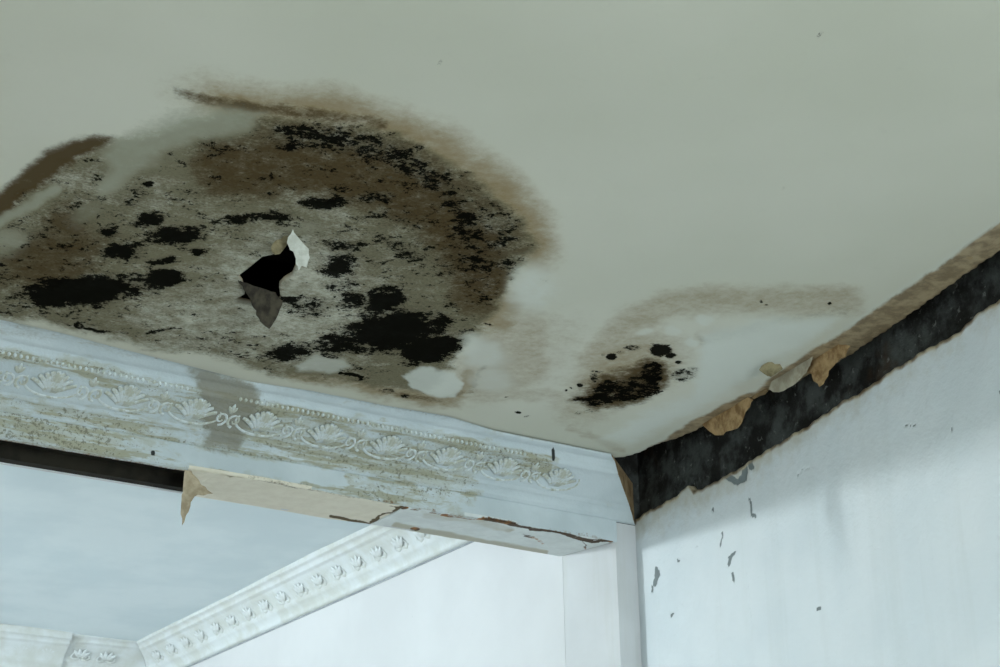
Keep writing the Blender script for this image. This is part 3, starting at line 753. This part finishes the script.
# slightly uneven plaster ceiling
gx, gy = np.linspace(-2.5, XF, 80), np.linspace(YK, YF, 50)
GX, GY = np.meshgrid(gx, gy, indexing='ij')
V = np.stack([GX, GY, ZF+0.016*fbm(GX*1.3, GY*1.3, 201, 3)], -1).reshape(-1, 3)
struct(obj('ceiling_far', mesh_np('ceiling_far', V, gridq(*GX.shape)[:, ::-1]), M_FC), 'pale blue grey ceiling of the further room seen under the lintel', 'ceiling')
FP = [(0.150, 0.012), (0.135, -0.001), (0.135, -0.012), (0.128, -0.018), (0.112, -0.020), (0.112, -0.030), (0.104, -0.038), (0.094, -0.040), (0.090, -0.046),
      (0.074, -0.058), (0.058, -0.074), (0.046, -0.092), (0.041, -0.098), (0.041, -0.106), (0.030, -0.114), (0.017, -0.130), (0.014, -0.140), (0.014, -0.149), (0.0, -0.152)]
def far_trim(name, axis, a0, a1, dz=0.0, mitre=True):
    n = max(2, int(abs(a1-a0)/0.05)); ss = np.linspace(0, 1, n); V = np.zeros((n, len(FP), 3))
    for j, (o_, z) in enumerate(FP):
        if axis == 'y':
            e = a1-o_; V[:, j, 1] = a0+(e-a0)*ss; V[:, j, 0] = XF-o_
        else:
            e = a1-o_ if mitre else a1; V[:, j, 0] = a0+(e-a0)*ss; V[:, j, 1] = YF-o_
        V[:, j, 2] = ZF+z+dz+0.0015*fbm(ss*20, ss*0+j*.2, 211)
    q = gridq(n, len(FP))
    me = mesh_np(name, V.reshape(-1, 3), q if axis == 'x' else q)
    bm = bmesh.new(); bm.from_mesh(me)
    bm.to_mesh(me); bm.free()
    return obj(name, me, M_FT)
M_FT = plain('further_cornice_paint', srgb(214, 220, 222), srgb(200, 204, 200), 9, 0.6, 0.25, 0.25)
XG = onz((64, 637), ZF)[0]
trim2 = struct(far_trim('trim_2', 'y', YK, YF), 'white cornice along the right wall of the further room', 'cornice')
trim3 = struct(far_trim('trim_3', 'x', XG+0.002, XF, 0.006), 'right length of white cornice on the end wall of the further room', 'cornice')
trim4 = struct(far_trim('trim_4', 'x', -2.5, XG, -0.012, False), 'left length of white cornice on the end wall of the further room', 'cornice')
o = box('shadow_line', (XF-0.0035, YK+0.01, ZF-0.159), (XF-0.0002, YF-0.02, ZF-0.1535), plain('shadow_line_grey', srgb(146, 152, 156), srgb(164, 170, 174), 20)); under(o, trim2)  # thin grey strip in place of a shadow line under the cornice
def small_leaf():
    bm = bmesh.new()
    for a in (-0.75, -0.3, 0.3, 0.75):
        pts = [(math.sin(a)*l, -0.022+math.cos(a)*l, 0.004+0.008*math.sin(l*60)) for l in (0, 0.014, 0.030, 0.046)]
        tube_bm(bm, pts, [0.003, 0.008, 0.009, 0.002], 5, 0.8)
    for s in (-1, 1):
        pts = [(s*(0.02+0.016*math.cos(t)), -0.016+0.016*math.sin(t), 0.005) for t in (-2.6, -1.4, -0.2, 1.0, 2.2)]
        tube_bm(bm, pts, [0.006, 0.006, 0.005, 0.004, 0.003], 5, 0.8)
    return finish(bm, 'leaf_ornament')
lm = small_leaf(); lm.materials.append(M_FT)
def far_orn(parent, axis, s):
    o0, z0, o1, z1 = 0.044, -0.096, 0.088, -0.048
    dv = np.array([o1-o0, z1-z0]); dv /= np.linalg.norm(dv); oc, zc = 0.064, -0.070
    if axis == 'y':
        e1 = np.array([0, 1.0, 0]); e2 = np.array([-dv[0], 0, dv[1]]); P = np.array([XF-oc, s, ZF+zc])
    else:
        e1 = np.array([-1.0, 0, 0]); e2 = np.array([0, -dv[0], dv[1]]); P = np.array([s, YF-oc, ZF+zc])
    e3 = np.cross(e1, e2)
    want = np.array([-1, 0, -0.6]) if axis == 'y' else np.array([0, -1, -0.6])
    if e3@want < 0: e1 = -e1; e3 = -e3
    M4 = Matrix.Identity(4)
    for k in range(3): M4[k][0], M4[k][1], M4[k][2], M4[k][3] = e1[k]*1.2, e2[k]*1.05, e3[k]*0.5, P[k]+e3[k]*-0.0015
    o = bpy.data.objects.new('leaf_ornament', lm); COL.objects.link(o); o.parent = parent; o.matrix_local = M4
s = 4.75
while s < YF-0.16: far_orn(trim2, 'y', s); s += 0.15
s = XF-0.24
while s > XG+0.06: far_orn(trim3, 'x', s); s -= 0.12
s = XG-0.08
while s > 1.6: far_orn(trim4, 'x', s); s -= 0.12

# ================================================================== TORN PAPER AND BOARD
def flap(name, poly, P0, n, mat, label, cat, group=None, curl=0.0, axis=None, th=0.0016, ripple=0.003, seed=1, parent=None, lift=0.0):
    """a torn sheet whose outline was read off the photograph, lying in the plane (P0, n), curled away from its root"""
    n = np.asarray(n, float); n /= np.linalg.norm(n)
    rg = np.random.RandomState(seed); dense = []
    for (ax_, ay_), (bx_, by_) in zip(poly, list(poly[1:])+[poly[0]]):
        k_ = max(1, int(math.hypot(bx_-ax_, by_-ay_)/3.8))
        for i_ in range(k_):
            t_ = i_/k_; dense.append((ax_+(bx_-ax_)*t_+rg.uniform(-1.5, 1.5)*(i_ > 0), ay_+(by_-ay_)*t_+rg.uniform(-1.5, 1.5)*(i_ > 0)))
    pts = [onplane(p, P0, n) for p in dense]
    bm = bmesh.new(); bm.faces.new([bm.verts.new(p) for p in pts])
    bmesh.ops.triangulate(bm, faces=bm.faces)
    for _ in range(3): bmesh.ops.subdivide_edges(bm, edges=[e for e in bm.edges if e.calc_length() > 0.006], cuts=1, use_grid_fill=False)
    bmesh.ops.triangulate(bm, faces=bm.faces)
    root = np.asarray(P0, float); ax = np.asarray(axis if axis is not None else (0, 0, -1), float)
    ax /= np.linalg.norm(ax)
    for v in bm.verts:
        p = np.array(v.co); d = max(0.0, (p-root)@ax)
        off = curl*d*d+ripple*float(fbm(np.array([p[0]*30+p[2]*20]), np.array([p[1]*30-p[2]*25]), seed)[0])+lift
        v.co = Vector(p+n*off)
    bm.verts.index_update(); fr_ = [tuple(v.index for v in f.verts) for f in bm.faces]
    be_ = []
    for e in bm.edges:
        if len(e.link_faces) == 1:
            f = e.link_faces[0]; vi = [v.index for v in f.verts]; a_, b_ = e.verts[0].index, e.verts[1].index
            be_.append((a_, b_) if vi[(vi.index(a_)+1) % len(vi)] == b_ else (b_, a_))
    co_ = [np.array(v.co) for v in bm.verts]; k_ = len(co_)
    bm.free(); bm = bmesh.new()
    vv = [bm.verts.new(c_+n*th/2) for c_ in co_]+[bm.verts.new(c_-n*th/2) for c_ in co_]
    for f in fr_: bm.faces.new([vv[i] for i in f]); bm.faces.new([vv[i+k_] for i in f[::-1]])
    for a_, b_ in be_: bm.faces.new((vv[b_], vv[a_], vv[a_+k_], vv[b_+k_]))
    bmesh.ops.recalc_face_normals(bm, faces=bm.faces)
    base = Vector(pts[0])
    for v in bm.verts: v.co -= base
    me = bpy.data.meshes.new(name); bm.to_mesh(me); bm.free()
    for p in me.polygons: p.use_smooth = False
    o = obj(name, me, mat); o.location = base
    if parent: under(o, parent)
    else: tag(o, label, cat, group)
    return o
G = 'torn ceiling paper along the gap'
NV = NW                                    # hangs parallel to the right wall
flap('torn_board_flap', [(696, 424), (716, 412), (734, 402), (746, 396), (753, 400), (750, 407), (745, 412), (741, 421), (737, 428), (730, 430), (722, 435), (714, 435), (709, 431), (712, 426), (707, 423)],
     onz((720, 414), ZC), NV, M_FLAPTAN, 'orange tan torn piece of board drooping near the left end of the gap', 'torn board', None, curl=0.8, ripple=0.008, seed=3)
flap('torn_board_flap', [(806, 356), (815, 349), (828, 343), (850, 346), (846, 357), (838, 362), (832, 366), (829, 376), (820, 387), (814, 381), (812, 374), (807, 373), (811, 366), (811, 359)],
     onz((826, 352), ZC), NV, M_FLAPTAN, 'pointed tan torn piece of board hanging into the middle of the gap', 'torn board', None, curl=-0.6, ripple=0.008, seed=5)
flap('torn_paper_strip', [(772, 380), (781, 374), (792, 366), (806, 355), (813, 352), (811, 363), (806, 372), (800, 379), (792, 386), (783, 391), (773, 392), (769, 389)],
     onz((792, 369), ZC), NV, M_FLAPGREY, 'grey torn paper strip left of the pointed tan piece', 'torn paper', None, curl=0.5, ripple=0.006, seed=7)
flap('curled_paper_scrap', [(759, 370), (764, 364), (772, 362), (780, 364), (783, 369), (777, 373), (771, 377), (764, 374)],
     onz((771, 361), ZC), np.array([-0.6, -0.8, -0.2]), M_OLIVE, 'small brown curled scrap standing off the ceiling above the gap', 'torn paper', None, curl=1.0, ripple=0.008, seed=9)
flap('torn_paper_scrap', [(751, 398), (757, 392), (766, 387), (768, 391), (760, 396), (754, 399)],
     onz((760, 392), ZC), NV, M_BOARD, 'tiny brown paper scrap between the orange piece and the grey strip', 'torn paper', None, ripple=0.004, seed=11)
# hole in the mouldy ceiling
h0 = onz((240, 281), ZC); h1 = onz((282, 301), ZC)
hd = (h1-h0)/np.linalg.norm(h1-h0); hn = np.cross(hd, (0, 0, 1.0)); hn = hn if hn@fw < 0 else -hn
flap('ceiling_flap', [(238, 279), (247, 283), (257, 287), (267, 290), (275, 292), (282, 300), (281, 307), (277, 317), (271, 329), (267, 326), (260, 318), (254, 308), (246, 293)],
     h0+np.array([0, 0, -0.001]), hn+np.array([0, 0, -0.25]), M_FLAPDARK, 'dark brown triangular flap hanging from the black hole in the mould', 'torn paper', None, curl=-0.8, ripple=0.010, seed=13)
flap('white_paper_flap', [(287, 243), (291, 234), (293, 229), (297, 236), (302, 242), (309, 249), (310, 258), (307, 268), (302, 266), (299, 271), (296, 264), (295, 256), (290, 250)],
     onz((296, 228), ZC), np.array([-0.55, -0.83, -0.35]), M_FLAPWHITE, 'bright white torn paper flap at the right edge of the ceiling hole', 'torn paper', None, curl=1.0, ripple=0.010, seed=17)
flap('crumpled_paper', [(271, 248), (277, 240), (284, 236), (289, 236), (288, 243), (284, 249), (280, 254), (275, 255), (272, 252)],
     onz((282, 235), ZC), np.array([-0.45, -0.80, -0.3]), M_OLIVE, 'small crumpled tan paper at the top of the ceiling hole', 'torn paper', None, curl=0.0, ripple=0.022, seed=19)
# paper hanging from the soffit
pz = np.array([ony((187, 468), YB+0.012)[0], YB+0.012, ZB])
M_HANG = plain('hanging_paper', srgb(158, 144, 120), srgb(192, 178, 154), 24, bump=0.3)
flap('hanging_paper_strip', [(185.5, 469), (191, 470), (196, 477), (201, 485), (207, 490), (213, 494), (203, 496), (194, 497), (190, 503), (185, 516), (180, 527), (181, 508), (183, 488)],
     pz, np.array([-0.25, -1, -0.15]), M_HANG, 'pointed beige paper strip hanging from the broken end of the soffit', 'torn paper', None, curl=1.2, ripple=0.010, seed=23)
o = flap('peeled_lining', [(190, 469.5), (210, 472.5), (235, 476.5), (257, 480), (247, 483), (232, 485.5), (218, 486.5), (206, 484), (198, 478)],
     onz((220, 478), ZB-0.004), np.array([0, 0, -1.0]), M_BEIGE, '', '', ripple=0.006, seed=29, parent=lint)
